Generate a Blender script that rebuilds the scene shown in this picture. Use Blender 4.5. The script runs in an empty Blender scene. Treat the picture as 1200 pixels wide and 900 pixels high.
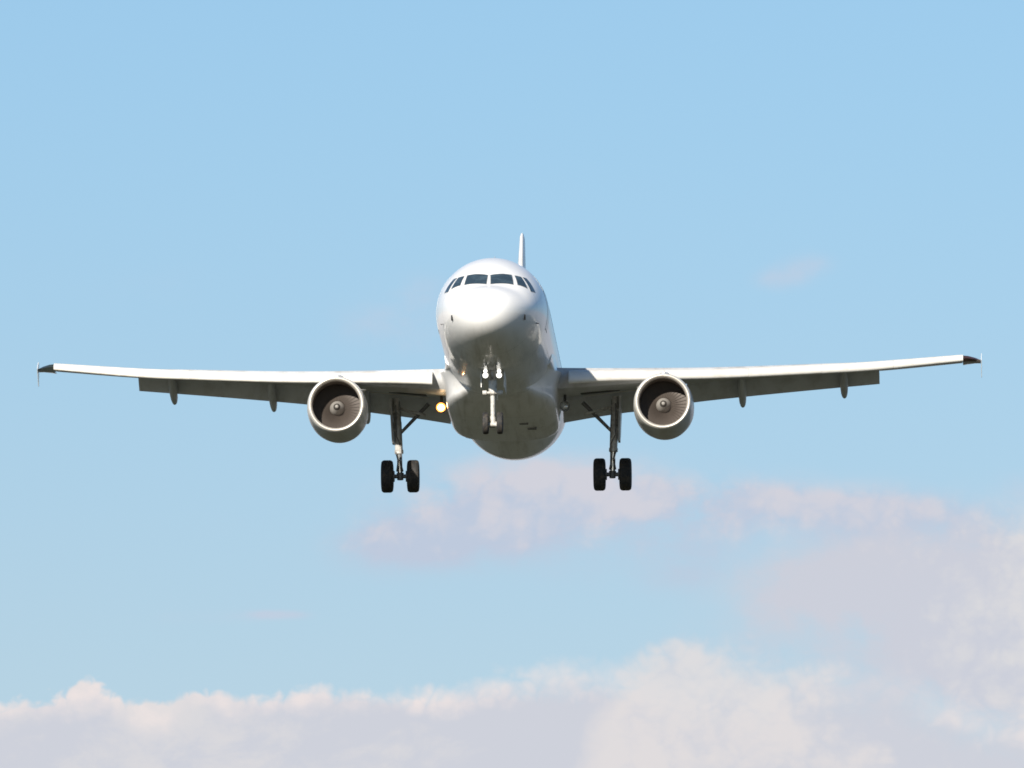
import bpy, bmesh, math, random
import numpy as np
from mathutils import Vector, Euler, Matrix
random.seed(7)
C = bpy.context.scene
col = C.collection
rad = math.radians

# ------------------------------------------------------------------ camera, sky, sun, exposure
ELEV = rad(6.25)
cd = bpy.data.cameras.new('camera'); cam = bpy.data.objects.new('camera', cd); col.objects.link(cam)
cam.location = (0, 0, 1.7); cam.rotation_euler = (rad(90) + ELEV, 0, 0)
cd.sensor_width = 36; cd.lens = 557.75; cd.clip_start = 1; cd.clip_end = 60000
C.camera = cam

PITCH, ROLL, YAW = rad(-3.059), rad(-0.317), rad(-2.117)
ROT = Euler((PITCH, ROLL, YAW), 'XYZ')
fwd = Vector((0, math.cos(ELEV), math.sin(ELEV))); upv = Vector((0, -math.sin(ELEV), math.cos(ELEV)))
ORIGIN = Vector(cam.location) + 550 * fwd + Vector((1, 0, 0)) * -0.8734 + upv * 3.2886

L = Vector((-0.29, -0.87, 0.378)); L.rotate(ROT); L.normalize()          # towards the sun
SUN_EL = math.asin(L.z); SUN_AZ = math.atan2(L.x, L.y)
sd = bpy.data.lights.new('sun', 'SUN'); sd.energy = 5.0; sd.angle = rad(0.53); sd.color = (1.0, 0.93, 0.83)
sun = bpy.data.objects.new('sun', sd); col.objects.link(sun)
sun.location = (-200, -300, 300); sun.rotation_euler = (-L).to_track_quat('-Z', 'Y').to_euler()

C.view_settings.view_transform = 'Standard'; C.view_settings.look = 'None'
C.view_settings.exposure = 0.60; C.view_settings.gamma = 1.0; C.view_settings.use_curve_mapping = False
C.cycles.filter_width = 1.7
C.cycles.max_bounces = 8

W = bpy.data.worlds.new('World'); C.world = W; W.use_nodes = True
WS = 0.0597


class Nodes:
    """small helper that writes node maths as expressions"""
    def __init__(self, tree):
        self.t = tree; self.n = tree.nodes; self.l = tree.links

    def new(self, kind, **kw):
        n = self.n.new(kind)
        for k, v in kw.items(): setattr(n, k, v)
        return n

    def put(self, sock, v):
        if isinstance(v, bpy.types.NodeSocket): self.l.new(v, sock)
        else: sock.default_value = v

    def m(self, op, a, b=0.0, c=0.0, clamp=False):
        n = self.new('ShaderNodeMath', operation=op, use_clamp=clamp)
        self.put(n.inputs[0], a); self.put(n.inputs[1], b); self.put(n.inputs[2], c)
        return n.outputs[0]

    def smooth(self, x, a, b, lo=0.0, hi=1.0):
        n = self.new('ShaderNodeMapRange', interpolation_type='SMOOTHSTEP')
        self.put(n.inputs[0], x)
        for i, v in enumerate((a, b, lo, hi)): self.put(n.inputs[1 + i], v)
        return n.outputs[0]

    def mix(self, f, a, b, mode='MIX'):
        n = self.new('ShaderNodeMix', data_type='RGBA', blend_type=mode)
        self.put(n.inputs[0], f); self.put(n.inputs[6], a); self.put(n.inputs[7], b)
        return n.outputs[2]

    def noise(self, vec, scale, detail=4, rough=0.5, dist=0.0):
        n = self.new('ShaderNodeTexNoise')
        self.put(n.inputs['Vector'], vec); n.inputs['Scale'].default_value = scale
        n.inputs['Detail'].default_value = detail; n.inputs['Roughness'].default_value = rough
        n.inputs['Distortion'].default_value = dist
        return n.outputs['Fac']

    def curve(self, x, pts, x0, x1, y0, y1):
        """a function given by (x, y) points"""
        t = self.m('DIVIDE', self.m('SUBTRACT', x, x0), x1 - x0, clamp=True)
        n = self.new('ShaderNodeFloatCurve'); c = n.mapping.curves[0]
        P = [((p[0] - x0) / (x1 - x0), (p[1] - y0) / (y1 - y0)) for p in pts]
        c.points[0].location = P[0]; c.points[1].location = P[-1]
        for p in P[1:-1]: c.points.new(*p)
        n.mapping.update()
        self.put(n.inputs['Value'], t)
        return self.m('MULTIPLY_ADD', n.outputs[0], y1 - y0, y0)

    def xyz(self, v):
        n = self.new('ShaderNodeSeparateXYZ'); self.put(n.inputs[0], v); return n.outputs

    def vec(self, x, y, z=0.0):
        n = self.new('ShaderNodeCombineXYZ')
        for i, v in enumerate((x, y, z)): self.put(n.inputs[i], v)
        return n.outputs[0]


def srgb(r, g, b):
    f = lambda c: (c / 255 / 12.92) if c / 255 <= 0.04045 else ((c / 255 + 0.055) / 1.055) ** 2.4
    return (f(r), f(g), f(b), 1.0)


def build_world():
    N = Nodes(W.node_tree); N.n.clear()
    sky = N.new('ShaderNodeTexSky', sky_type='NISHITA', sun_disc=False)
    sky.sun_elevation = SUN_EL; sky.sun_rotation = SUN_AZ
    sky.altitude = 50; sky.air_density = 1.0; sky.dust_density = 0.2; sky.ozone_density = 2.6
    tc = N.new('ShaderNodeTexCoord')
    X, Y, Z = N.xyz(tc.outputs['Generated'])
    Ys = N.m('MAXIMUM', Y, 0.02)
    # compass bearing and height above the horizon, in units of about a third of a degree
    K = 185.92
    U = N.m('MULTIPLY_ADD', N.m('DIVIDE', X, Ys), K, 6.0)
    hyp = N.m('SQRT', N.m('ADD', N.m('MULTIPLY', X, X), N.m('MULTIPLY', Ys, Ys)))
    V = N.m('MULTIPLY_ADD', N.m('SUBTRACT', N.m('DIVIDE', Z, hyp), math.tan(ELEV)), -K * math.cos(ELEV) ** 2, 4.5)
    front = N.smooth(Y, 0.3, 0.8)
    P = N.vec(U, V)
    Pst = N.vec(N.m('MULTIPLY', U, 0.62), V, 3.1)
    n1 = N.noise(P, 0.9, 6, 0.55, 0.2)
    n2 = N.noise(Pst, 1.5, 8, 0.64, 0.25)
    n3 = N.noise(N.vec(U, V, 9.0), 3.2, 5, 0.55)
    c1 = N.m('SUBTRACT', n1, 0.5); c2 = N.m('SUBTRACT', n2, 0.5); c3 = N.m('SUBTRACT', n3, 0.5)
    # rounded cauliflower heads: folded noise at two sizes
    fold = lambda sc, z: N.m('ABSOLUTE', N.m('SUBTRACT', N.noise(N.vec(U, V, z), sc, 2, .45, .3), .5))
    puff = N.m('SUBTRACT', N.m('ADD', N.m('MULTIPLY', fold(1.7, 21.0), 2.6), N.m('MULTIPLY', fold(4.2, 33.0), 1.3)), .42)

    sk = N.mix(1.0, sky.outputs[0], N.mix(N.smooth(Z, .075, .14), (.965, .925, .985, 1), (.91, 1.04, 1.125, 1)), 'MULTIPLY')

    # low bank of cumulus along the bottom
    topA = N.curve(U, [(-8, 8.0), (-3, 8.3), (0, 8.20), (.6, 8.08), (1.0, 7.97), (1.3, 8.06), (1.8, 8.24), (2.1, 8.10), (2.4, 8.03), (2.8, 8.10),
                       (3.4, 8.05), (4.2, 8.05), (5.2, 8.02), (5.6, 7.92), (6.2, 7.86), (6.9, 7.80), (8, 8.1), (10, 8.0), (12, 8.4), (20, 8.1)], -8, 20, 6, 10)
    dA = N.m('ADD', N.m('SUBTRACT', V, topA), N.m('ADD', N.m('MULTIPLY', c2, .36), N.m('MULTIPLY', puff, .26)))
    softA = N.curve(U, [(-8, .10), (1, .09), (3.4, .12), (5.2, .2), (7, .42), (9, .6), (20, .6)], -8, 20, 0, 1)
    aA = N.smooth(dA, N.m('MULTIPLY', softA, -0.5), softA)
    # bright rounded hump right of the middle
    topB = N.curve(U, [(0, 10.5), (6.2, 9.6), (6.6, 9.1), (6.85, 8.5), (7.1, 8.05), (7.4, 7.68), (7.8, 7.42), (8.2, 7.38), (8.6, 7.46), (9.0, 7.58), (9.5, 7.72),
                       (10, 7.78), (10.6, 8.0), (11.4, 8.5), (12.2, 9.3), (14, 10.5)], 0, 14, 6, 11)
    dB = N.m('ADD', N.m('SUBTRACT', V, topB), N.m('ADD', N.m('MULTIPLY', c2, .55), N.m('MULTIPLY', puff, .34)))
    sB = N.curve(U, [(0, 1.0), (6.5, 1.0), (7.1, .85), (7.7, .42), (9, .5), (11, .8), (14, .9)], 0, 14, 0, 1)
    aB = N.smooth(dB, N.m('MULTIPLY', sB, -.3), sB)

    # loose wisps: soft lobes broken up by noise
    def lobes(L_, amp2=2.2, amp1=1.6):
        s = None
        for (u, v, a, b, w) in L_:
            du = N.m('DIVIDE', N.m('SUBTRACT', U, u), a); dv = N.m('DIVIDE', N.m('SUBTRACT', V, v), b)
            r = N.m('ADD', N.m('MULTIPLY', du, du), N.m('MULTIPLY', dv, dv))
            g = N.m('MULTIPLY', N.m('POWER', 2.71828, N.m('MULTIPLY', r, -1.0)), w)
            s = g if s is None else N.m('ADD', s, g)
        brk = N.m('ADD', N.m('ADD', N.m('MULTIPLY', c2, amp2), N.m('MULTIPLY', puff, .3)), N.m('MULTIPLY', c1, amp1))
        return N.m('MULTIPLY', s, N.m('ADD', brk, 1.0))
    sD = lobes([(6.5, 5.70, 1.5, .40, 1.2), (5.5, 6.15, 1.1, .46, 1.1), (4.7, 6.42, .8, .30, 1.05), (6.9, 6.15, 1.4, .42, .75), (8.5, 5.85, 1.0, .26, 1.0), (8.0, 6.15, .7, .3, .6), (7.6, 6.75, .9, .25, .35), (9.9, 5.95, 1.2, .28, 1.0),
                (8.1, 6.6, .45, .35, .35), (11.3, 6.15, 1.1, .3, .6), (10.6, 6.5, 1.6, .5, .65)])
    aD = N.m('MULTIPLY', N.smooth(sD, 0.0, 1.45), 0.92)
    sC = lobes([(10.5, 6.75, 1.35, .50, 1.1), (12.2, 6.8, 1.3, .7, 1.0), (9.55, 6.95, .8, .36, 1.1), (11.9, 7.3, .5, .5, .7), (10.9, 7.55, 2.2, .7, .8), (12.2, 8.0, 1.3, .9, 1.1), (15, 7.3, 3, 1.2, 1.0)], 1.6, 1.2)
    aC = N.m('MULTIPLY', N.smooth(sC, 0.0, 1.25), 0.95)
    sE = lobes([(3.25, 7.2, .30, .055, .8), (2.4, 7.23, 1.2, .10, .25), (9.15, 3.27, .34, .16, .55), (9.5, 3.1, .34, .16, .55), (4.6, 3.85, .8, .45, .45), (5.0, 3.4, .5, .3, .25), (1.6, 3.3, 1.6, .4, .14), (12, 5.75, .4, .25, .4), (2.2, 6.2, 1.5, .35, .12), (1.2, 7.1, 1.2, .2, .14), (6.2, 2.2, 3, .7, .12)])
    aE = N.m('MULTIPLY', N.smooth(sE, 0.05, 1.0), 0.7)

    k = 1.0 / (WS * 2 ** C.view_settings.exposure)
    sc_ = lambda c: (c[0] * k, c[1] * k, c[2] * k, 1)
    grey, lit, warm = sc_(srgb(206, 209, 219)), sc_(srgb(221, 219, 221)), sc_(srgb(238, 228, 226))
    # sun strikes the upper edge of each cloud, the thick of it is lavender grey
    cA = N.mix(N.smooth(N.m('ADD', N.m('ADD', dA, N.m('MULTIPLY', puff, -.5)), N.m('MULTIPLY', c1, .6)), 0.02, .46), warm, grey)
    cA = N.mix(N.m('MULTIPLY', N.smooth(N.m('ADD', c2, N.m('MULTIPLY', U, -.03)), -.14, .1), .75), cA, lit)
    cB = N.mix(N.smooth(N.m('ADD', N.m('ADD', N.m('ADD', N.m('MULTIPLY', c2, 1.9), N.m('MULTIPLY', puff, -.8)), N.m('MULTIPLY', c1, 1.2)), N.m('MULTIPLY', N.m('SUBTRACT', U, 8.9), .30)), -.3, .75), sc_(srgb(227, 222, 222)), grey)
    cB = N.mix(N.m('MULTIPLY', N.smooth(dB, .20, -.10), .7), cB, grey)
    cD = N.mix(N.smooth(N.m('ADD', N.m('ADD', c2, N.m('MULTIPLY', puff, .5)), N.m('MULTIPLY', N.m('SUBTRACT', V, 6.1), -.5)), -.25, .3), sc_(srgb(191, 201, 220)), sc_(srgb(212, 210, 219)))
    cC = N.mix(N.smooth(N.m('ADD', N.m('ADD', c2, N.m('MULTIPLY', puff, .5)), N.m('MULTIPLY', N.m('SUBTRACT', U, 11.2), .25)), -.15, .4), sc_(srgb(205, 207, 218)), lit)
    out = sk
    out = N.mix(N.m('MULTIPLY', aE, front), out, sc_(srgb(196, 206, 224)))
    out = N.mix(N.m('MULTIPLY', aD, front), out, cD)
    out = N.mix(N.m('MULTIPLY', aC, front), out, cC)
    out = N.mix(N.m('MULTIPLY', aA, front), out, cA)
    out = N.mix(N.m('MULTIPLY', N.m('MULTIPLY', aB, .85), front), out, cB)
    bg = N.new('ShaderNodeBackground'); bg.inputs['Strength'].default_value = WS
    N.l.new(out, bg.inputs['Color'])
    o = N.new('ShaderNodeOutputWorld'); N.l.new(bg.outputs[0], o.inputs['Surface'])


build_world()


# ------------------------------------------------------------------ materials
def material(name, base, rough=0.5, metal=0.0, coat=0.0, spec=0.5, dirt_sheen=None, dirt_sheen_amt=0.0, dirt_sheen_scale=(1, .25, 1), scale=1.5, rough_var=0.0, emit=None, emit_s=0.0):
    m = bpy.data.materials.new(name); m.use_nodes = True
    N = Nodes(m.node_tree); b = m.node_tree.nodes['Principled BSDF']
    b.inputs['Base Color'].default_value = (*base, 1); b.inputs['Roughness'].default_value = rough
    b.inputs['Metallic'].default_value = metal; b.inputs['Coat Weight'].default_value = coat
    b.inputs['Coat Roughness'].default_value = 0.12; b.inputs['Specular IOR Level'].default_value = spec
    tc = N.new('ShaderNodeTexCoord'); mp = N.new('ShaderNodeMapping')
    N.l.new(tc.outputs['Object'], mp.inputs[0]); mp.inputs['Scale'].default_value = dirt_sheen_scale
    if dirt_sheen:
        n = N.noise(mp.outputs[0], scale, 6, 0.62, 0.3)
        f = N.m('MULTIPLY', N.smooth(n, .42, .72), dirt_sheen_amt)
        N.l.new(N.mix(f, (*base, 1), (*dirt_sheen, 1)), b.inputs['Base Color'])
    if rough_var:
        n = N.noise(mp.outputs[0], scale * 2.3, 4, 0.5)
        N.l.new(N.m('MULTIPLY_ADD', n, rough_var, rough - rough_var * .5), b.inputs['Roughness'])
    if emit:
        b.inputs['Emission Color'].default_value = (*emit, 1); b.inputs['Emission Strength'].default_value = emit_s
    return m


def belly_paint():
    """white paint whose underside carries oil streaks and skin joints"""
    m = material('fuselage_paint', (.80, .80, .79), .32, 0, .45)
    N = Nodes(m.node_tree); b = m.node_tree.nodes['Principled BSDF']; b.inputs['Coat Roughness'].default_value = .045
    tc = N.new('ShaderNodeTexCoord'); X, Y, Z = N.xyz(tc.outputs['Object'])
    st = N.noise(N.vec(N.m('MULTIPLY', X, 2.2), N.m('MULTIPLY', Y, .16), Z), 1.6, 6, .6, .2)
    pt = N.noise(N.vec(X, N.m('MULTIPLY', Y, .5), Z), 1.1, 5, .55)
    low = N.smooth(Z, -1.0, -1.9)
    f = N.m('MULTIPLY', N.m('MULTIPLY', N.m('ADD', N.smooth(st, .45, .75), N.m('MULTIPLY', N.smooth(pt, .5, .75), .7)), low), .55, clamp=True)
    c = N.mix(f, (.80, .80, .79, 1), (.36, .34, .29, 1))
    # skin joints every few metres along the barrel
    fr = N.m('ABSOLUTE', N.m('SUBTRACT', N.m('FRACT', N.m('DIVIDE', N.m('SUBTRACT', Y, 1.15), 2.65)), .5))
    j = N.m('MULTIPLY', N.m('LESS_THAN', fr, .0055), .5)
    c = N.mix(j, c, (.3, .3, .3, 1))
    N.l.new(c, b.inputs['Base Color'])
    return m


M = {}
M['paint'] = belly_paint()
M['white'] = material('white_paint', (.80, .80, .78), .35, 0, .25, dirt_sheen=(.62, .60, .55), dirt_sheen_amt=.4)
M['slat'] = material('slat_paint', (.70, .68, .63), .45, 0, .15, dirt_sheen=(.55, .51, .44), dirt_sheen_amt=.5, scale=2.5)
M['wing'] = material('wing_grey', (.48, .49, .50), .45, 0, .1, dirt_sheen=(.25, .24, .22), dirt_sheen_amt=.6, dirt_sheen_scale=(1, .3, 1), scale=1.4)
M['flap'] = material('flap_grey', (.58, .60, .63), .45, 0, 0, dirt_sheen=(.38, .38, .38), dirt_sheen_amt=.6, scale=1.6)
M['nacelle'] = material('nacelle_paint', (.55, .55, .53), .38, 0, .2, dirt_sheen=(.36, .34, .30), dirt_sheen_amt=.5, scale=2)
M['lip'] = material('polished_lip', (.52, .485, .43), .40, .45, 0, rough_var=.12, scale=3)
M['liner'] = material('intake_liner', (.15, .12, .10), .55, .1, 0, dirt_sheen=(.11, .09, .075), dirt_sheen_amt=.5, scale=4)
M['fan'] = material('fan_titanium', (.070, .057, .048), .55, .1)
M['dark'] = material('dark_bay_shade', (.02, .02, .02), .7)  # black standing for the shade inside the wheel bay
M['vane'] = material('vane_black', (.015, .015, .015), 1.0, spec=0.0)
M['spinner'] = material('spinner_grey', (.42, .40, .37), .35, .3)
M['spinner_dark'] = material('spinner_dark', (.06, .055, .05), .4)
M['glass'] = material('cockpit_glass', (.030, .048, .062), .06, 0, 0, .6, dirt_sheen=(.055, .085, .105), dirt_sheen_amt=1.0, dirt_sheen_scale=(1, 1, 2.5), scale=2.2)  # paler blue patches are reflections painted into the glass colour
M['cabin_glass'] = material('cabin_glass', (.06, .07, .08), .15)
M['seal'] = material('window_seal', (.45, .45, .44), .5)
M['seam'] = material('door_seam', (.16, .16, .16), .6)
M['tyre'] = material('tyre_rubber', (.02, .02, .02), .75, dirt_sheen=(.075, .06, .045), dirt_sheen_amt=.8, scale=6)
M['rim'] = material('wheel_rim', (.45, .45, .44), .4, .6)
M['strut'] = material('strut_paint', (.55, .54, .51), .42, .1, dirt_sheen=(.16, .14, .12), dirt_sheen_amt=.7, dirt_sheen_scale=(1, 1, 1), scale=5)
M['strut_white'] = material('strut_white', (.50, .49, .46), .4, .0, .1, dirt_sheen=(.25, .22, .18), dirt_sheen_amt=.7, dirt_sheen_scale=(1, 1, 1), scale=6)
M['chrome'] = material('piston_chrome', (.85, .85, .85), .22, 1.0)
M['link'] = material('gear_link', (.16, .16, .16), .5, .4)
M['nav_green'] = material('green_lamp_glass', (.03, .038, .035), .12, 0, .3)
M['nav_red'] = material('red_lamp_glass', (.075, .035, .025), .12, 0, .3)
M['reflector'] = material('glowing_reflector', (.55, .28, .08), .35, 1.0, emit=(1.0, .45, .10), emit_s=.55)  # emission paints the lamp's warm glow onto its bowl
M['lens_lit'] = material('lit_landing_lens', (.9, .85, .7), .2, emit=(1.0, .86, .58), emit_s=6)
M['lens_off'] = material('unlit_lens', (.55, .55, .52), .12, .4)
M['taxi_lit'] = material('lit_taxi_lens', (.9, .9, .85), .2, emit=(1.0, .96, .88), emit_s=1.1)
M['housing'] = material('lamp_housing', (.12, .12, .12), .5, .4)


def ground_material():
    m = material('grass_field', (.10, .12, .05), .9)
    N = Nodes(m.node_tree); b = m.node_tree.nodes['Principled BSDF']
    tc = N.new('ShaderNodeTexCoord')
    a = N.noise(tc.outputs['Object'], .01, 6, .6); d = N.noise(tc.outputs['Object'], 1.2, 6, .7)
    c = N.mix(N.smooth(a, .35, .65), (.047, .048, .031, 1), (.072, .068, .046, 1))
    c = N.mix(N.m('MULTIPLY', d, .5), c, (.035, .042, .02, 1))
    N.l.new(c, b.inputs['Base Color']); b.inputs['Specular IOR Level'].default_value = .2
    return m


# ------------------------------------------------------------------ mesh helpers
def obj(name, verts, faces, mat, parent=None, smooth=True, angle=35, mats=None, face_mats=None):
    me = bpy.data.meshes.new(name)
    bm = bmesh.new()
    vs = [bm.verts.new(v) for v in verts]
    for i, f in enumerate(faces):
        try:
            fc = bm.faces.new([vs[k] for k in f])
            if face_mats: fc.material_index = face_mats[i]
        except ValueError: pass
    bmesh.ops.remove_doubles(bm, verts=bm.verts, dist=1e-5)
    bmesh.ops.recalc_face_normals(bm, faces=bm.faces)
    for f in bm.faces: f.smooth = smooth
    bm.to_mesh(me); bm.free()
    if smooth: me.set_sharp_from_angle(angle=rad(angle))
    for m in (mats or [mat]): me.materials.append(m)
    o = bpy.data.objects.new(name, me); col.objects.link(o)
    if parent: o.parent = parent
    return o


class MB:
    def __init__(self): self.v = []; self.f = []; self.fm = []
    def add(self, v, f, mi=0):
        k = len(self.v); self.v += [tuple(p) for p in v]; self.f += [tuple(i + k for i in q) for q in f]; self.fm += [mi] * len(f)
        return self
    def loft(self, loops, cap=True, closed=True, mi=0):
        n = len(loops[0]); v = [p for l in loops for p in l]; f = []
        for i in range(len(loops) - 1):
            for j in range(n if closed else n - 1):
                f.append((i * n + j, i * n + (j + 1) % n, (i + 1) * n + (j + 1) % n, (i + 1) * n + j))
        if cap:
            f.append(tuple(range(n))[::-1]); f.append(tuple((len(loops) - 1) * n + j for j in range(n)))
        return self.add(v, f, mi)
    def tube(self, pts, radii, n=16, mi=0, cap=True):
        pts = [Vector(p) for p in pts]
        if not hasattr(radii, '__len__'): radii = [radii] * len(pts)
        loops = []
        for i, p in enumerate(pts):
            a = pts[max(i - 1, 0)]; b = pts[min(i + 1, len(pts) - 1)]
            q = (b - a).to_track_quat('Z', 'Y')
            loops.append([p + q @ Vector((radii[i] * math.cos(2 * math.pi * k / n), radii[i] * math.sin(2 * math.pi * k / n), 0)) for k in range(n)])
        return self.loft(loops, cap, True, mi)
    def lathe(self, prof, centre, axis='y', n=48, mi=0, closed=False):
        """prof: (along axis, radius)"""
        loops = []
        for a, r in prof:
            L_ = []
            for k in range(n):
                t = 2 * math.pi * k / n; c, s = r * math.cos(t), r * math.sin(t)
                d = {'y': (c, a, s), 'x': (a, c, s), 'z': (c, s, a)}[axis]
                L_.append((centre[0] + d[0], centre[1] + d[1], centre[2] + d[2]))
            loops.append(L_)
        if closed: loops.append(loops[0])
        return self.loft(loops, False, True, mi)
    def box(self, lo, hi, bev=0.0, mi=0):
        x0, y0, z0 = lo; x1, y1, z1 = hi; b = bev
        if not b:
            v = [(x, y, z) for z in (z0, z1) for (x, y) in ((x0, y0), (x1, y0), (x1, y1), (x0, y1))]
            return self.add(v, [(0, 1, 2, 3), (4, 5, 6, 7), (0, 1, 5, 4), (1, 2, 6, 5), (2, 3, 7, 6), (3, 0, 4, 7)], mi)
        rings = []
        for z, d in ((z0, b), (z0 + b, 0), (z1 - b, 0), (z1, b)):
            rings.append([(x0 + d, y0 + d + b, z), (x0 + d + b, y0 + d, z), (x1 - d - b, y0 + d, z), (x1 - d, y0 + d + b, z),
                          (x1 - d, y1 - d - b, z), (x1 - d - b, y1 - d, z), (x0 + d + b, y1 - d, z), (x0 + d, y1 - d - b, z)])
        return self.loft(rings, True, True, mi)
    def build(self, name, mat, parent=None, **kw):
        if isinstance(mat, (list, tuple)): return obj(name, self.v, self.f, None, parent, mats=mat, face_mats=self.fm, **kw)
        return obj(name, self.v, self.f, mat, parent, **kw)


def pchip(xs, ys):
    xs = np.array(xs, float); ys = np.array(ys, float); h = np.diff(xs); d = np.diff(ys) / h
    m = np.zeros(len(xs)); m[0] = d[0]; m[-1] = d[-1]
    for i in range(1, len(xs) - 1):
        if d[i - 1] * d[i] > 0:
            w1 = 2 * h[i] + h[i - 1]; w2 = h[i] + 2 * h[i - 1]
            m[i] = (w1 + w2) / (w1 / d[i - 1] + w2 / d[i])
    def f(x):
        x = min(max(x, xs[0]), xs[-1]); i = int(min(max(np.searchsorted(xs, x) - 1, 0), len(xs) - 2))
        t = (x - xs[i]) / h[i]
        return float((2 * t**3 - 3 * t**2 + 1) * ys[i] + (t**3 - 2 * t**2 + t) * h[i] * m[i] + (-2 * t**3 + 3 * t**2) * ys[i + 1] + (t**3 - t**2) * h[i] * m[i + 1])
    return f


# ------------------------------------------------------------------ the ground below the flight path
g = MB(); R_ = 20000; nn = 96
ring = lambda r: [(r * math.cos(2 * math.pi * k / nn), r * math.sin(2 * math.pi * k / nn), 0) for k in range(nn)]
g.loft([ring(r) for r in (5, 60, 300, 1200, 5000, R_)], False); g.add(ring(5), [tuple(range(nn))])
go = g.build('ground', ground_material(), smooth=False); go['kind'] = 'structure'

# ------------------------------------------------------------------ the aircraft (nose at its origin, tail along +y, its image-right side +x)
plane = bpy.data.objects.new('airliner', None); col.objects.link(plane)
plane.location = ORIGIN; plane.rotation_euler = ROT
plane['label'] = 'white twin engine passenger jet flying head on with landing gear and flaps down'
plane['category'] = 'airplane'

# --FUSELAGE-SHAPE-BEGIN
NY = [0, .04, .1, .3, .6, 1.0, 1.5, 2.0, 2.5, 3.0, 3.5, 4.0, 4.5, 5.0, 5.5, 6.0, 24, 26, 28, 30, 32, 34, 36, 37.5]
TOP = [-.72, -.50, -.36, -.11, .08, .24, .41, .72, 1.04, 1.32, 1.54, 1.72, 1.86, 1.96, 2.03, 2.07, 2.07, 2.07, 2.07, 2.05, 2.0, 1.92, 1.75, 1.45]
BOT = [-.72, -.95, -1.07, -1.28, -1.46, -1.61, -1.74, -1.83, -1.90, -1.95, -1.99, -2.02, -2.045, -2.06, -2.07, -2.07, -2.07, -1.87, -1.52, -1.06, -.5, .1, .7, 1.1]
WID = [0, .22, .36, .64, .90, 1.14, 1.36, 1.53, 1.66, 1.76, 1.84, 1.895, 1.935, 1.96, 1.972, 1.975, 1.975, 1.93, 1.80, 1.58, 1.30, .98, .6, .25]
ZC = [-.72, -.71, -.70, -.66, -.60, -.52, -.42, -.33, -.26, -.20, -.15, -.11, -.07, -.04, -.02, 0, 0, .08, .22, .45, .72, 1.0, 1.2, 1.27]
SQ = [math.sqrt(y) for y in NY]
f_top, f_bot, f_wid, f_zc = pchip(SQ, TOP), pchip(SQ, BOT), pchip(SQ, WID), pchip(SQ, ZC)


def fus(y, th, off=0.0):
    """point on the barrel; th = 0 at the crown, 90 deg on the +x side"""
    s = math.sqrt(max(y, 0)); c = math.cos(th); zc = f_zc(s)
    h = (f_top(s) - zc) if c >= 0 else (zc - f_bot(s))
    return Vector(((f_wid(s) + off) * math.sin(th), y, zc + (h + off) * c))
# --FUSELAGE-SHAPE-END


ys = [(i / 40 * math.sqrt(7.0)) ** 2 for i in range(41)] + [7 + i for i in range(1, 17)] + [23 + .5 * i for i in range(1, 30)]
ys[0] = 0.0003
body = MB(); NS = 96
body.loft([[fus(y, 2 * math.pi * k / NS) for k in range(NS)] for y in ys])
fuselage = body.build('fuselage', M['paint'], plane, angle=60)


def fnormal(y, th):
    e = 1e-3; a = fus(y + e, th) - fus(y - e, th); b = fus(y, th + e) - fus(y, th - e)
    n = a.cross(b); n.normalize()
    p = fus(y, th)
    if n.dot(Vector((p.x, 0, p.z - f_zc(math.sqrt(y))))) < 0: n = -n
    return n


def patch(name, corners, mat, parent, off=.012, nu=8, nv=6, rim=None):
    """a pane that follows the barrel; corners are (y, th) TL TR BR BL"""
    def grid(o, grow=0.0):
        out = []
        for j in range(nv + 1):
            for i in range(nu + 1):
                u, v = i / nu, j / nv
                u = -grow + u * (1 + 2 * grow); v = -grow + v * (1 + 2 * grow)
                w = ((1 - u) * (1 - v), u * (1 - v), u * v, (1 - u) * v)
                y = sum(a * c[0] for a, c in zip(w, corners)); t = sum(a * c[1] for a, c in zip(w, corners))
                out.append(fus(y, t) + fnormal(y, t) * o)
        return out
    def slab(o0, o1, grow):
        n = (nu + 1) * (nv + 1); v = grid(o1, grow) + grid(o0, grow); f = []
        for j in range(nv):
            for i in range(nu):
                a = j * (nu + 1) + i; f.append((a, a + 1, a + nu + 2, a + nu + 1)); f.append((n + a, n + a + nu + 1, n + a + nu + 2, n + a + 1))
        edge = [i for i in range(nu + 1)] + [(j + 1) * (nu + 1) - 1 for j in range(1, nv + 1)] + [nv * (nu + 1) + i for i in range(nu - 1, -1, -1)] + [j * (nu + 1) for j in range(nv - 1, 0, -1)]
        for k in range(len(edge)):
            a, b = edge[k], edge[(k + 1) % len(edge)]; f.append((a, n + a, n + b, b))
        return v, f
    p = MB().add(*slab(-.03, off, 0.0)).build(name, mat, parent, angle=30)
    if rim: MB().add(*slab(-.035, off - .006, rim)).build('window_frame', M['seal'], p, angle=30)
    return p


WINDOWS = [  # (y, th) corners on the +x side: TL TR BR BL
    [(2.24, .0274), (2.548, .4772), (1.885, .6036), (1.561, .0534)],
    [(2.606, .5438), (2.799, .69), (2.295, .9653), (2.022, .7058)],
    [(2.847, .7162), (3.05, .80), (2.78, 1.165), (2.366, 1.0752)]]
for s in (1, -1):
    for wn in WINDOWS:
        patch('cockpit_window', [(a, s * b) for a, b in wn], M['glass'], plane, off=.010, nu=10, nv=8, rim=.035)

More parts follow.
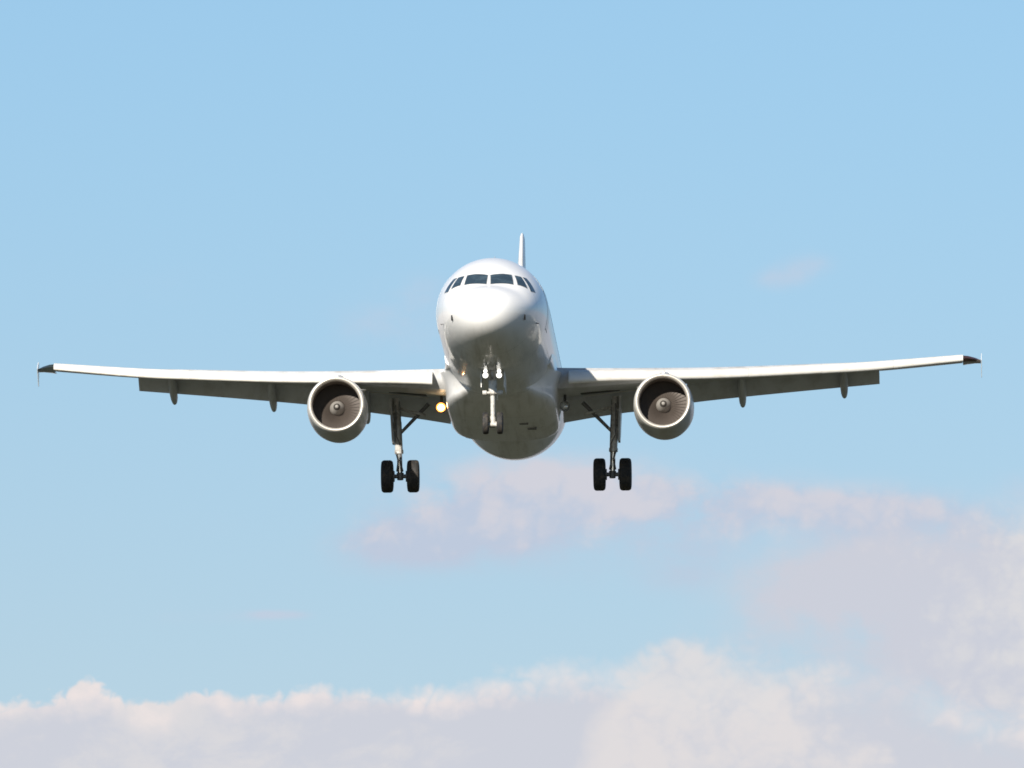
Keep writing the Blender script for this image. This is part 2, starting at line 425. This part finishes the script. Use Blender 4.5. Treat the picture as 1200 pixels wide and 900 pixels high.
# passenger doors and their seams, cabin windows
def door(y0, y1, z0, z1, s):
    def th(y, z):
        q = math.sqrt(y); zc = f_zc(q); h = (f_top(q) - zc) if z > zc else (zc - f_bot(q))
        return math.acos(max(-1, min(1, (z - zc) / h)))
    c = [(y0, th(y0, z1)), (y1, th(y1, z1)), (y1, th(y1, z0)), (y0, th(y0, z0))]
    c = [(a, s * b) for a, b in c]
    d = patch('passenger_door', c, M['white'], plane, off=.006, nu=4, nv=12)
    g_ = .06
    c2 = [(y0 - g_ / 2, th(y0, z1 + g_ / 2)), (y1 + g_ / 2, th(y1, z1 + g_ / 2)), (y1 + g_ / 2, th(y1, z0 - g_ / 2)), (y0 - g_ / 2, th(y0, z0 - g_ / 2))]
    patch('door_seam', [(a, s * b) for a, b in c2], M['seam'], d, off=.003, nu=4, nv=12)
    ym = (y0 + y1) / 2; t = s * th(ym, .75)
    patch('door_window', [(ym - .09, t - .08 * s), (ym + .09, t - .08 * s), (ym + .09, t + .08 * s), (ym - .09, t + .08 * s)], M['cabin_glass'], d, off=.010, nu=2, nv=3)


for s in (-1, 1):
    door(4.62, 5.44, -.62, 1.22, s); door(28.6, 29.3, -.35, 1.3, s)


def cabin_mesh():
    pts = []
    for k in range(16):
        a = 2 * math.pi * k / 16; c, s_ = math.cos(a), math.sin(a)
        pts.append((.115 * math.copysign(abs(c) ** .6, c), .165 * math.copysign(abs(s_) ** .6, s_)))
    lo = []
    for d in (-.03, .005):
        lo.append([(math.sqrt(1 - ((.45 + v) / 2.07) ** 2) * 1.975 + d, u, .45 + v) for u, v in pts])
    return MB().loft(lo)


cw = None
for s in (1, -1):
    first = None
    for k in range(31):
        y = 7.4 + .5334 * k * 1.22
        if y > 24 + .2: break
        if first is None:
            m_ = cabin_mesh()
            if s < 0: m_.v = [(-a, b, c) for a, b, c in m_.v]
            first = m_.build('cabin_window', M['cabin_glass'], plane); o = first
        else:
            o = first.copy(); col.objects.link(o); o.parent = plane
        o.location = (0, y, 0)

# belly fairing between the wings: one skin that flares out to the wing roots
BY = [10.2, 10.8, 11.4, 12.0, 12.5, 13.2, 14.5, 16, 17.5, 18.4, 19.0, 19.6, 20.4]
f_xo = pchip(BY, [1.66, 1.77, 1.89, 2.03, 2.13, 2.17, 2.17, 2.17, 2.17, 2.14, 2.04, 1.88, 1.66])
f_zo = pchip(BY, [-1.0, -.97, -.94, -.91, -.87, -.80, -.70, -.64, -.66, -.72, -.78, -.85, -.95])
f_zt = pchip(BY, [-.55, -.44, -.36, -.30, -.27, -.25, -.24, -.24, -.26, -.32, -.40, -.50, -.62])
f_xw = pchip(BY, [.98, 1.32, 1.64, 1.83, 1.92, 1.96, 1.97, 1.96, 1.94, 1.90, 1.84, 1.70, 1.20])
f_bb = pchip(BY, [-1.92, -2.05, -2.17, -2.28, -2.36, -2.41, -2.42, -2.41, -2.40, -2.36, -2.27, -2.14, -1.92])


def fairing_section(y, off=0.0):
    xo, zo, zt, xw, zb = f_xo(y), f_zo(y), f_zt(y), f_xw(y), f_bb(y); zw = -1.72
    xt = 1.975 * math.sqrt(1 - (zt / 2.07) ** 2) - .015; h = []
    for k in range(10):
        a = k / 9
        h.append((xt + (xo - xt) * a ** 2.2, zt + (zo - zt) * (1 - (1 - a) ** 2.0)))
    for k in range(1, 12):
        a = k / 11
        h.append((xw + (xo - xw) * (1 - a) ** 1.7, zo - .015 + (zw - zo) * a))
    for k in range(1, 21):
        a = k / 20 * math.pi / 2
        h.append(((xw + off) * math.cos(a) ** (2 / 2.9), zw + (zb - off - zw) * math.sin(a) ** (2 / 2.9)))
    return [(x, y, z) for x, z in h] + [(-x, y, z) for x, z in h[-2::-1]]


belly = MB().loft([fairing_section(10.2 + 10.2 * i / 60) for i in range(61)]).build('belly_fairing', M['paint'], plane, angle=50)
# pale strip painting an edge highlight along the fairing's aft lip
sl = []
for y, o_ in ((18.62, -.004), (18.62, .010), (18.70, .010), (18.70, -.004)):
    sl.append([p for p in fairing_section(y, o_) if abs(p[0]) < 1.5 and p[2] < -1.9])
MB().loft(sl + [sl[0]], cap=False, closed=False).build('fairing_highlight', M['white'], plane, smooth=False)

# ------------------------------------------------------------------ wings
f_le = lambda x: 12.05 + (x - 2) * .532
f_te = pchip([1, 2, 6.5, 7.5, 16.5], [18.35, 18.4, 18.55, 18.8, 21.35])
f_zle = pchip([1, 2, 6.5, 7.67, 12, 13.3, 16.5], [-1.10, -1.02, -.58, -.46, .08, .23, .69])
f_zte = pchip([1, 2, 6.5, 7.67, 13.3, 16.5], [-.93, -.86, -.36, -.22, .36, .79])
f_tc = pchip([1, 2, 6.5, 16.5], [.128, .126, .112, .100])
f_H = pchip([2, 7, 12, 16.5], [.56, .42, .41, .29])
f_st = pchip([2, 3, 7, 7.4, 12, 12.4, 16.4], [-.83, -.72, -.40, -.36, .21, .26, .85])   # crest of the slats


def half(t, c): return 5 * t * (.2969 * math.sqrt(c) - .126 * c - .3516 * c * c + .2843 * c**3 - .1036 * c**4)


def wing_loop(x, s, flap):
    le, te = f_le(x), f_te(x); c = te - le; tc = f_tc(x); zl, zt = f_zle(x), f_zte(x)
    P = lambda u, v: (s * x, le + u * c, zl + (zt - zl) * u + v * c)
    cam_ = lambda u: .012 * math.sin(math.pi * u ** 1.3)
    ue = .88 if flap else 1.0; lw = .72 if flap else 1.0
    up = [.14 + (ue - .14) * k / 9 for k in range(9, -1, -1)]
    lo = [.14 + (lw - .14) * k / 9 for k in range(10)]
    L_ = [P(u, cam_(u) + half(tc, u) * .92 + .0015) for u in up]
    L_ += [P(.115, cam_(.11) + half(tc, .11) * .55), P(.102, .004), P(.112, -half(tc, .11) * .6)]
    L_ += [P(u, cam_(u) - half(tc, u) * 1.15 - .0015) for u in lo]
    L_ += [P(.76, cam_(.76) + half(tc, .76) * .3)] if flap else [P(1.0, 0)]
    return L_


def flap_loop(x, s, z_te, cf, defl=33):
    y_te = f_te(x) + .12 * cf + .25; d = rad(defl)
    pr = [(1, 0.004), (.8, .045), (.55, .085), (.3, .10), (.12, .08), (.03, .04), (0, 0), (.04, -.03), (.15, -.042), (.4, -.035), (.7, -.015), (1, -.004)]
    return [(s * x, y_te - (1 - u) * cf * math.cos(d) + v * cf * math.sin(d), z_te + (1 - u) * cf * math.sin(d) + v * cf * math.cos(d)) for u, v in pr]


f_flz = pchip([1.9, 3.3, 4.5, 7.67, 10, 13.35], [-1.70, -1.46, -1.29, -.81, -.49, -.05])
SL = [(.32, 0), (.12, .03), (.03, .12), (0, .26), (.06, .45), (.22, .65), (.48, .83), (.85, .95), (1.3, 1.02), (1.75, 1.06), (1.3, .93), (.85, .78), (.58, .56), (.45, .3), (.40, .08)]


def slat_loop(x, s):
    h = f_H(x); z1 = f_st(x); y0 = f_le(x) - .10
    k = 1.02 - .17 * 0.9
    return [(s * x, y0 + u * h * .95, z1 - h + v * h) for u, v in SL]


def canoe(s, x, ztip, name='flap_track_fairing', w=.15):
    te = f_te(x); y0 = te - 1.9; y1 = te + .95
    zt = f_zle(x) + (f_zte(x) - f_zle(x)) * .6 - .06
    ps = [(0, .0), (.12, .45), (.3, .85), (.5, 1.0), (.7, .95), (.86, .85), (.95, .68), (.99, .40), (1, .05)]
    loops = []
    for t, k in ps:
        y = y0 + (y1 - y0) * t
        zc = zt - .16 * min(1, t * 2.5) - (max(0, t - .35) / .65) ** 1.15 * (zt - .16 - ztip - .12)
        hw, hh = w * max(k, .05), .24 * max(k, .05)
        loops.append([(s * x + hw * math.cos(a) , y, zc + hh * math.sin(a)) for a in [2 * math.pi * j / 16 for j in range(16)]])
    return loops


def make_wing(s):
    xs1 = [1.2, 1.7, 2.0, 2.6, 3.5, 4.5, 5.5, 6.2, 6.8, 7.5, 8.5, 9.5, 10.5, 11.5, 12.5, 13.34]
    xs2 = [13.34, 14, 14.8, 15.6, 16.3]
    w = MB().loft([wing_loop(x, s, True) for x in xs1] + [wing_loop(x, s, False) for x in xs2]).build('wing', M['wing'], plane, angle=40)
    for x0, x1 in ((2.42, 5.757), (5.763, 8.724), (8.728, 11.303), (11.307, 13.853), (13.857, 16.33)):
        n = 8
        MB().loft([slat_loop(x0 + (x1 - x0) * k / n, s) for k in range(n + 1)]).build('slat', M['slat'], w, angle=50)
    for x0, x1, c0, c1 in ((2.02, 6.42, 1.35, 1.12), (6.46, 13.32, 1.15, .84)):
        n = 10
        MB().loft([flap_loop(x0 + (x1 - x0) * k / n, s, f_flz(x0 + (x1 - x0) * k / n), c0 + (c1 - c0) * k / n) for k in range(n + 1)]).build('flap', M['flap'], w, angle=40)
    for x, zt in ((5.03, -1.60), (8.42, -1.02), (12.05, -.55)):
        MB().loft(canoe(s, x, zt)).build('flap_track_fairing', M['flap'], w, angle=50)
    # bright slot edge along the flap nose
    pts = []
    for k in range(13):
        x = 2.75 + (5.3 - 2.75) * k / 12; q = flap_loop(x, s, f_flz(x), 1.35 - .052 * (x - 2.02))
        pts.append((q[7][0], q[7][1] - .03, q[7][2] - .01))
    MB().tube(pts, .022, 8).build('flap_slot_edge', M['slat'], w)
    # dark panel on the underside, painted shade in place of an open wheel bay
    bay_shade = []
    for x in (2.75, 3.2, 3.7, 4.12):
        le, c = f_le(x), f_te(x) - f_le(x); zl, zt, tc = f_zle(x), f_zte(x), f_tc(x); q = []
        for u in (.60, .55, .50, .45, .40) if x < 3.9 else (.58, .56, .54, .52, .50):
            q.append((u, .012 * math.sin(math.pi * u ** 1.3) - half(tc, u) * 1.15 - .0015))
        bay_shade.append([(s * x, le + u * c, zl + (zt - zl) * u + v * c - .006) for u, v in q] + [(s * x, le + u * c, zl + (zt - zl) * u + v * c + .02) for u, v in q[::-1]])
    MB().loft(bay_shade).build('wheel_bay_shade', M['dark'], w, angle=30)
    # tip lamp, then the arrow shaped fence
    le, te = f_le(16.33), f_te(16.33); z = f_zle(16.33)
    A = [(16.32, le - .05, z + .0, .11), (16.5, le + .15, z + .03, .10), (16.75, le + .55, z + .06, .07), (16.96, le + .95, z + .08, .03)]
    loops = []
    for x, y, zz, h in A:
        loops.append([(s * x, y, zz), (s * x, y + .1, zz + h), (s * x, y + .5, zz + h), (s * x, te + .02, zz + .02), (s * x, y + .5, zz - h), (s * x, y + .1, zz - h)])
    MB().loft(loops).build('navigation_light', M['nav_green'] if s < 0 else M['nav_red'], w, angle=30)
    fx = 16.98
    pf = [(le + .75, z + .06), (le + 1.05, z + .25), (le + 1.35, z + .40), (le + 1.75, z + .42), (te + .12, z + .1), (te + .05, z - .08), (te - .02, z - .44), (le + 1.4, z - .46), (le + 1.0, z - .15)]
    MB().loft([[(s * (fx - d), y, zz) for y, zz in pf] for d in (-.009, .009)]).build('wingtip_fence', M['white'], w, smooth=False)
    return w


wings = [make_wing(-1), make_wing(1)]


# ------------------------------------------------------------------ engines
def make_engine(s):
    cx, cz = s * 5.78, -2.15
    c = (cx, 11.25, cz)
    N_ = 64
    nac = MB()
    outer = [(.015, .962), (.05, .985), (.12, 1.005), (.24, 1.025), (.5, 1.05), (.95, 1.068), (1.5, 1.072), (2.1, 1.05), (2.7, .97), (3.1, .89)]
    nac.lathe(outer + [(3.1, .84), (2.7, .86), (1.6, .90)], c, n=N_)
    eng = nac.build('engine', M['nacelle'], plane, angle=50)
    lip = [(.16, .838), (.08, .85), (.03, .873), (.005, .905), (0, .93), (.006, .95), (.016, .963), (.06, .975), (.16, .9)]
    MB().lathe(lip, c, n=N_, closed=True).build('intake_lip', M['lip'], eng, angle=60)
    MB().lathe([(.165, .839), (.35, .832), (.7, .85), (1.05, .872), (1.7, .872), (1.7, .9), (1.0, .9), (.2, .87)], c, n=N_, closed=True).build('intake_liner', M['liner'], eng, angle=50)
    fan = MB(); nb = 38
    for k in range(nb):
        a = 2 * math.pi * k / nb; v = []
        for r, tw, wd in ((.27, 50, .075), (.45, 64, .095), (.65, 74, .118), (.862, 79, .15)):
            for e in (-1, 1):
                da = e * wd * math.sin(rad(tw)) / r * .62; dy = e * wd * math.cos(rad(tw)) * .8
                t = a + da
                v.append((cx + r * math.cos(t), 11.25 + .98 + dy, cz + r * math.sin(t)))
        fan.add(v, [(2 * i, 2 * i + 1, 2 * i + 3, 2 * i + 2) for i in range(3)])
    fan.build('fan', M['fan'], eng, angle=60)
    MB().lathe([(1.16, .001), (1.16, .865), (1.22, .865), (1.22, .001)], c, n=N_).build('stator_disc', M['fan'], eng)
    sp = MB()
    sp.lathe([(.50, .001), (.515, .035), (.54, .06)], c, n=32, mi=0)
    sp.lathe([(.54, .06), (.64, .125)], c, n=32, mi=1)
    sp.lathe([(.64, .125), (.78, .195), (.9, .245), (.98, .265), (1.15, .27)], c, n=32, mi=0)
    sp.build('spinner', [M['spinner'], M['spinner_dark']], eng, angle=50)
    # core cowl and plug at the back
    MB().lathe([(2.3, .66), (3.1, .62), (3.7, .52), (4.1, .42), (4.1, .38), (3.4, .36), (3.6, .30), (4.3, .20), (4.8, .02)], c, n=40).build('exhaust_cone', M['fan'], eng, angle=50)
    # pylon
    zt = f_zle(5.76)
    prof = [(11.9, -1.06, -1.04), (12.6, -1.1, -.95), (13.4, -1.15, -.80), (14.2, -1.2, zt - .15), (15.2, -1.3, zt - .2), (16.4, -1.2, zt - .2), (17.6, -.9, zt - .25)]
    wd = [.06, .15, .19, .2, .2, .17, .04]
    MB().loft([[(cx - w_, y, zb), (cx + w_, y, zb), (cx + w_ * .9, y, zt_), (cx + w_ * .4, y, zt_ + .04), (cx - w_ * .4, y, zt_ + .04), (cx - w_ * .9, y, zt_)] for (y, zb, zt_), w_ in zip(prof, wd)]).build('pylon', M['nacelle'], eng, angle=40)
    # vortex strake on the inboard shoulder
    a = rad(40); sx = -s
    d = lambda r: (cx + sx * r * math.cos(a), cz + r * math.sin(a))
    e = Vector((-math.sin(a) * sx, 0, math.cos(a))) * .012
    b_ = []
    for q in (-1, 1):
        for r, y in ((1.05, 12.3), (1.19, 12.8), (1.27, 13.2), (1.05, 13.4)):
            p = d(r); b_.append((p[0] + q * e.x, y, p[1] + q * e.z))
    MB().add(b_, [(0, 1, 2, 3), (7, 6, 5, 4), (0, 4, 5, 1), (1, 5, 6, 2), (2, 6, 7, 3), (3, 7, 4, 0)]).build('strake', M['nacelle'], eng, smooth=False)
    return eng


engines = [make_engine(-1), make_engine(1)]


# ------------------------------------------------------------------ landing gear
def wheel(parent, cx, cy, cz, R, w, rr):
    h = w / 2
    pr = [(-h * .72, rr), (-h * .9, rr + (R - rr) * .25), (-h, rr + (R - rr) * .55), (-h * .93, rr + (R - rr) * .82), (-h * .72, R * .975), (-h * .45, R)]
    # shallow grooves round the tread
    for gx in (-.25, .0, .25):
        pr += [(h * (gx - .035), R), (h * (gx - .03), R * .985), (h * (gx + .03), R * .985), (h * (gx + .035), R)]
    pr += [(-a, b) for a, b in pr[5::-1]]
    t = MB().lathe(pr, (cx, cy, cz), 'x', 48).build('wheel', M['tyre'], parent, angle=30)
    rim = [(-h * .72, rr + .002), (-h * .60, rr * .92), (-h * .35, rr * .85), (-h * .3, rr * .5), (-h * .55, rr * .32), (-h * .6, .001)]
    rim = rim + [(-a, b) for a, b in rim[::-1]]
    MB().lathe(rim, (cx, cy, cz), 'x', 32).build('rim', M['rim'], t, angle=30)
    return t


def make_main_gear(s):
    ax, ay, az = s * 3.795, 17.71, -3.74
    top = (s * 3.92, 17.45, -.95)
    P = lambda t: tuple(top[i] + (ax * (i == 0) + ay * (i == 1) + az * (i == 2) - top[i]) * t for i in range(3))
    body = MB().tube([P(0), P(.30), P(.31), P(.66), P(.665), P(.71), P(.715)], [.14, .14, .15, .14, .16, .16, .12], 20)
    for t, dx in ((.18, .10), (.42, -.04)):     # lugs along the cylinder
        p = P(t); body.tube([(p[0] - .2, p[1] - .08, p[2]), (p[0] + .2, p[1] - .08, p[2])], .045, 10)
    gear = body.build('main_gear', M['strut'], plane, angle=40)
    MB().tube([P(.70), P(.985)], .09, 20).build('piston', M['chrome'], gear)
    MB().tube([(ax - .42, ay, az), (ax + .42, ay, az)], [.075, .075], 16).tube([(ax, ay, az + .12), (ax, ay, az - .13)], [.13, .11], 16).tube([(ax - .27, ay, az), (ax - .20, ay, az)], [.2, .2], 20).tube([(ax + .20, ay, az), (ax + .27, ay, az)], [.2, .2], 20).build('axle', M['link'], gear, angle=40)
    tl = MB()
    a, b = P(.70), P(.94); k = (P(.82)[0], P(.82)[1] - .36, P(.82)[2])
    for e in (-1, 1):
        tl.tube([(a[0] + e * .10, a[1] - .1, a[2]), (k[0] + e * .03, k[1], k[2])], [.035, .028], 10)
        tl.tube([(b[0] + e * .10, b[1] - .1, b[2]), (k[0] + e * .03, k[1], k[2])], [.035, .028], 10)
    tl.build('torque_link', M['link'], gear)
    MB().tube([P(.48), (s * 2.75, 17.25, -1.20)], [.055, .075], 14).build('side_brace', M['link'], gear)
    MB().tube([(s * 3.2, 17.28, -1.6), P(.12)], [.035, .03], 10).build('lock_stay', M['strut'], gear)
    MB().tube([(s * 3.78, 17.3, -1.32), (s * 3.25, 17.22, -1.50), (s * 3.2, 17.22, -1.52), (s * 2.85, 17.2, -1.62)], [.03, .03, .05, .05], 10).build('retraction_actuator', M['strut'], gear)
    h = MB().tube([(P(.1)[0] + s * .02, P(.1)[1] - .19, P(.1)[2]), (P(.5)[0] + s * .06, P(.5)[1] - .20, P(.5)[2]), (P(.62)[0] - s * .10, P(.62)[1] - .16, P(.62)[2]), (P(.95)[0] - s * .08, P(.95)[1] - .12, P(.95)[2])], .018, 8)
    h.tube([(P(.05)[0] - s * .12, P(.05)[1] - .15, P(.05)[2]), (P(.4)[0] - s * .13, P(.4)[1] - .17, P(.4)[2]), (P(.55)[0] - s * .11, P(.55)[1] - .18, P(.55)[2])], .015, 8)
    h.build('brake_hose', M['link'], gear)
    dx = .17
    v = []
    for t, y0, y1 in ((.03, -.62, .55), (.25, -.6, .55), (.50, -.42, .42), (.58, -.25, .3)):
        p = P(t); xx = p[0] + s * (dx + .02)
        v.append([(xx - .035, p[1] + y0, p[2]), (xx + .035, p[1] + y0 + .03, p[2]), (xx + .045, p[1] + y1, p[2]), (xx - .03, p[1] + y1, p[2])])
    MB().loft(v).build('gear_door', M['wing'], gear, angle=30)
    for e in (-1, 1): wheel(gear, ax + e * .4635, ay, az, .584, .43, .27)
    return gear


gears = [make_main_gear(-1), make_main_gear(1)]


def make_nose_gear():
    ax, ay, az = 0, 5.07, -3.89
    gear = MB().tube([(0, 4.98, -1.6), (0, 5.0, -2.35), (0, 5.01, -2.36), (0, 5.02, -2.80)], [.13, .13, .15, .14], 20).build('nose_gear', M['strut'], plane, angle=40)
    MB().tube([(0, 5.02, -2.78), (0, 5.03, -2.9), (0, 5.03, -2.91), (0, 5.06, -3.66), (0, 5.06, -3.67), (0, 5.07, -3.95)], [.10, .10, .078, .075, .10, .10], 20).build('piston', M['strut_white'], gear, angle=40)
    sc = MB().tube([(-.34, 4.97, -2.83), (.32, 4.97, -2.83)], .05, 12)
    for x in (-.28, .0, .28): sc.tube([(x - .07, 4.95, -2.83), (x + .07, 4.95, -2.83)], [.085, .085], 14)
    sc.build('steering_actuator', M['strut_white'], gear, angle=40)
    MB().tube([(-.30, ay, az), (.30, ay, az)], .055, 12).tube([(-.17, ay - .06, az - .06), (.17, ay - .06, az - .06)], .075, 14).build('axle', M['strut_white'], gear, angle=40)
    for e in (-1, 1): wheel(gear, e * .25, ay, az, .385, .215, .18)
    tl = MB()
    for e in (-1, 1):
        tl.tube([(e * .07, 5.12, -2.95), (e * .03, 5.48, -3.3)], .028, 8); tl.tube([(e * .07, 5.14, -3.72), (e * .03, 5.48, -3.3)], .028, 8)
    tl.build('torque_link', M['strut_white'], gear)
    st = MB()
    for e in (-1, 1): st.tube([(e * .07, 4.95, -2.40), (e * .17, 3.55, -1.80)], .04, 10)
    st.tube([(0, 3.45, -2.02), (0, 3.52, -1.72)], [.02, .06], 10)
    for e in (-1, 1): st.tube([(e * .18, 3.7, -2.0), (e * .18, 3.72, -2.07)], [.05, .04], 10)
    st.build('drag_stay', M['strut'], gear)
    for e in (-1, 1):       # taxi and take off lamps on the leg
        for zz, r in ((-2.25, .105), (-2.10, .075)):
            h = MB().lathe([(-.06, r * .97), (-.04, r * 1.08), (.05, r * .95), (.14, r * .45), (.15, .001)], (e * .24, 4.78, zz), 'y', 24)
            hb = h.build('taxi_light', M['housing'], gear, angle=40)
            MB().lathe([(-.085, .001), (-.08, r * .5), (-.055, r * .96)], (e * .24, 4.78, zz), 'y', 24).build('lamp_lens', M['taxi_lit'], hb)
    MB().tube([(-.24, 4.9, -2.22), (.24, 4.9, -2.22)], .03, 10).build('lamp_bracket', M['strut'], gear)
    for e in (-1, 1):
        MB().box((e * .40 - .015, 5.05, -2.62), (e * .40 + .015, 6.75, -2.03), .006).build('gear_door', M['white'], gear, smooth=False)
    return gear


nose_gear = make_nose_gear()


# ------------------------------------------------------------------ landing lights under the wing roots
def landing_light(s, lit):
    c = (s * 2.2, 14.6, -1.775)
    h = MB().lathe([(-.10, .17), (-.10, .185), (.0, .18), (.12, .12), (.14, .001)], c, 'y', 28)
    h.tube([(c[0], c[1] + .08, c[2] + .1), (c[0] - s * .0, c[1] + .5, -1.2)], .05, 10)
    root = h.build('landing_light', M['housing'], plane, angle=40)
    if lit: root['label'] = 'lit landing light shining warm white'
    MB().lathe([(-.098, .168), (-.03, .14), (.0, .08), (.002, .001)], c, 'y', 28).build('reflector', M['reflector'] if lit else M['lens_off'], root)
    MB().lathe([(-.085, .001), (-.08, .075), (-.06, .11)], c, 'y', 28).build('lamp_lens', M['lens_lit'] if lit else M['lens_off'], root)
    if lit:
        ld = bpy.data.lights.new('landing_lamp', 'POINT'); ld.energy = 2.0; ld.color = (1, .62, .25); ld.shadow_soft_size = .03
        lo = bpy.data.objects.new('landing_lamp', ld); col.objects.link(lo); lo.parent = root; lo.location = (c[0], c[1] - .45, c[2])
    else:
        for dx, r in ((-.13, .085), (.13, .095)): pass
    return root


landing_light(-1, True); landing_light(1, False)

# ------------------------------------------------------------------ tail
def airfoil_loop(y0, c, tc, f):
    us = [1, .8, .6, .4, .25, .12, .05, .015, 0]
    a = [(u, half(tc, u)) for u in us]; a += [(u, -v) for u, v in a[-2::-1]]
    return [f(y0 + u * c, v * c) for u, v in a]


fin = []
for z, y0, c, tc in ((1.7, 28.6, 6.6, .10), (2.3, 29.4, 6.0, .10), (4.5, 31.2, 4.4, .10), (7.0, 33.25, 2.6, .095), (7.75, 33.85, 2.05, .09), (7.9, 34.1, 1.75, .06)):
    fin.append(airfoil_loop(y0, c, tc, lambda y, v, z=z: (v, y, z)))
MB().loft(fin).build('tail_fin', M['white'], plane, angle=50)
for s in (-1, 1):
    tp = []
    for x, y0, c, z in ((.4, 31.3, 3.9, 1.05), (1.2, 31.8, 3.5, 1.13), (6.1, 34.7, 1.35, 1.66), (6.22, 34.9, 1.1, 1.67)):
        tp.append(airfoil_loop(y0, c, .095, lambda y, v, x=x, z=z: (s * x, y, z + v)))
    MB().loft(tp).build('tailplane', M['wing'], plane, angle=50)

# ------------------------------------------------------------------ small fittings on the skin
def blade(y, h, c, top=True, x=0.0):
    sgn = 1 if top else -1
    z0 = f_top(math.sqrt(y)) if top else (f_bb(y) if 12 < y < 20 else f_bot(math.sqrt(y)))
    lp = []
    for k, (zz, dy, cc, t) in enumerate(((-.04, 0, c, .03), (h * .9, .35 * c, c * .6, .018), (h, .45 * c, c * .4, .008))):
        lp.append([(x, y + dy, z0 + sgn * zz), (x + t, y + dy + cc * .4, z0 + sgn * zz), (x, y + dy + cc, z0 + sgn * zz), (x - t, y + dy + cc * .4, z0 + sgn * zz)])
    return MB().loft(lp).build('antenna', M['white'], plane, angle=30)


blade(7.2, .36, .36); blade(16.5, .34, .36); blade(9.2, .30, .32, False)
for (y, x) in ((14.4, .75), (15.6, 1.0), (15.0, -.45)):
    MB().loft([[(x - .14 * k, y - .10 * k, z), (x + .14 * k, y - .10 * k, z), (x + .14 * k, y + .1 * k, z), (x - .14 * k, y + .1 * k, z)] for z, k in ((f_bb(y) + .06, 1.2), (f_bb(y) - .008, 1.1), (f_bb(y) - .014, .9))]).build('vent', M['seam'], plane, smooth=False)
for s in (-1, 1):
    p = fus(1.34, s * 1.827); n = fnormal(1.34, s * 1.827)
    MB().loft([[p - n * .02 + Vector((0, a * .05, b * .11)) for a, b in ((-1, -.9), (-.2, -1), (1, -.3), (1, .3), (-.2, 1), (-1, .9))],
               [p + n * .045 + Vector((0, a * .03, b * .09)) for a, b in ((-1, -.9), (-.2, -1), (1, -.3), (1, .3), (-.2, 1), (-1, .9))]]).build('angle_vane', M['vane'], plane)
    p = fus(2.7, s * rad(108)); n = fnormal(2.7, s * rad(108))
    MB().tube([p - n * .02, p + n * .07, p + n * .09 + Vector((0, -.05, 0)), p + n * .09 + Vector((0, -.17, 0))], [.022, .018, .015, .01], 10).build('pitot_probe', M['link'], plane)
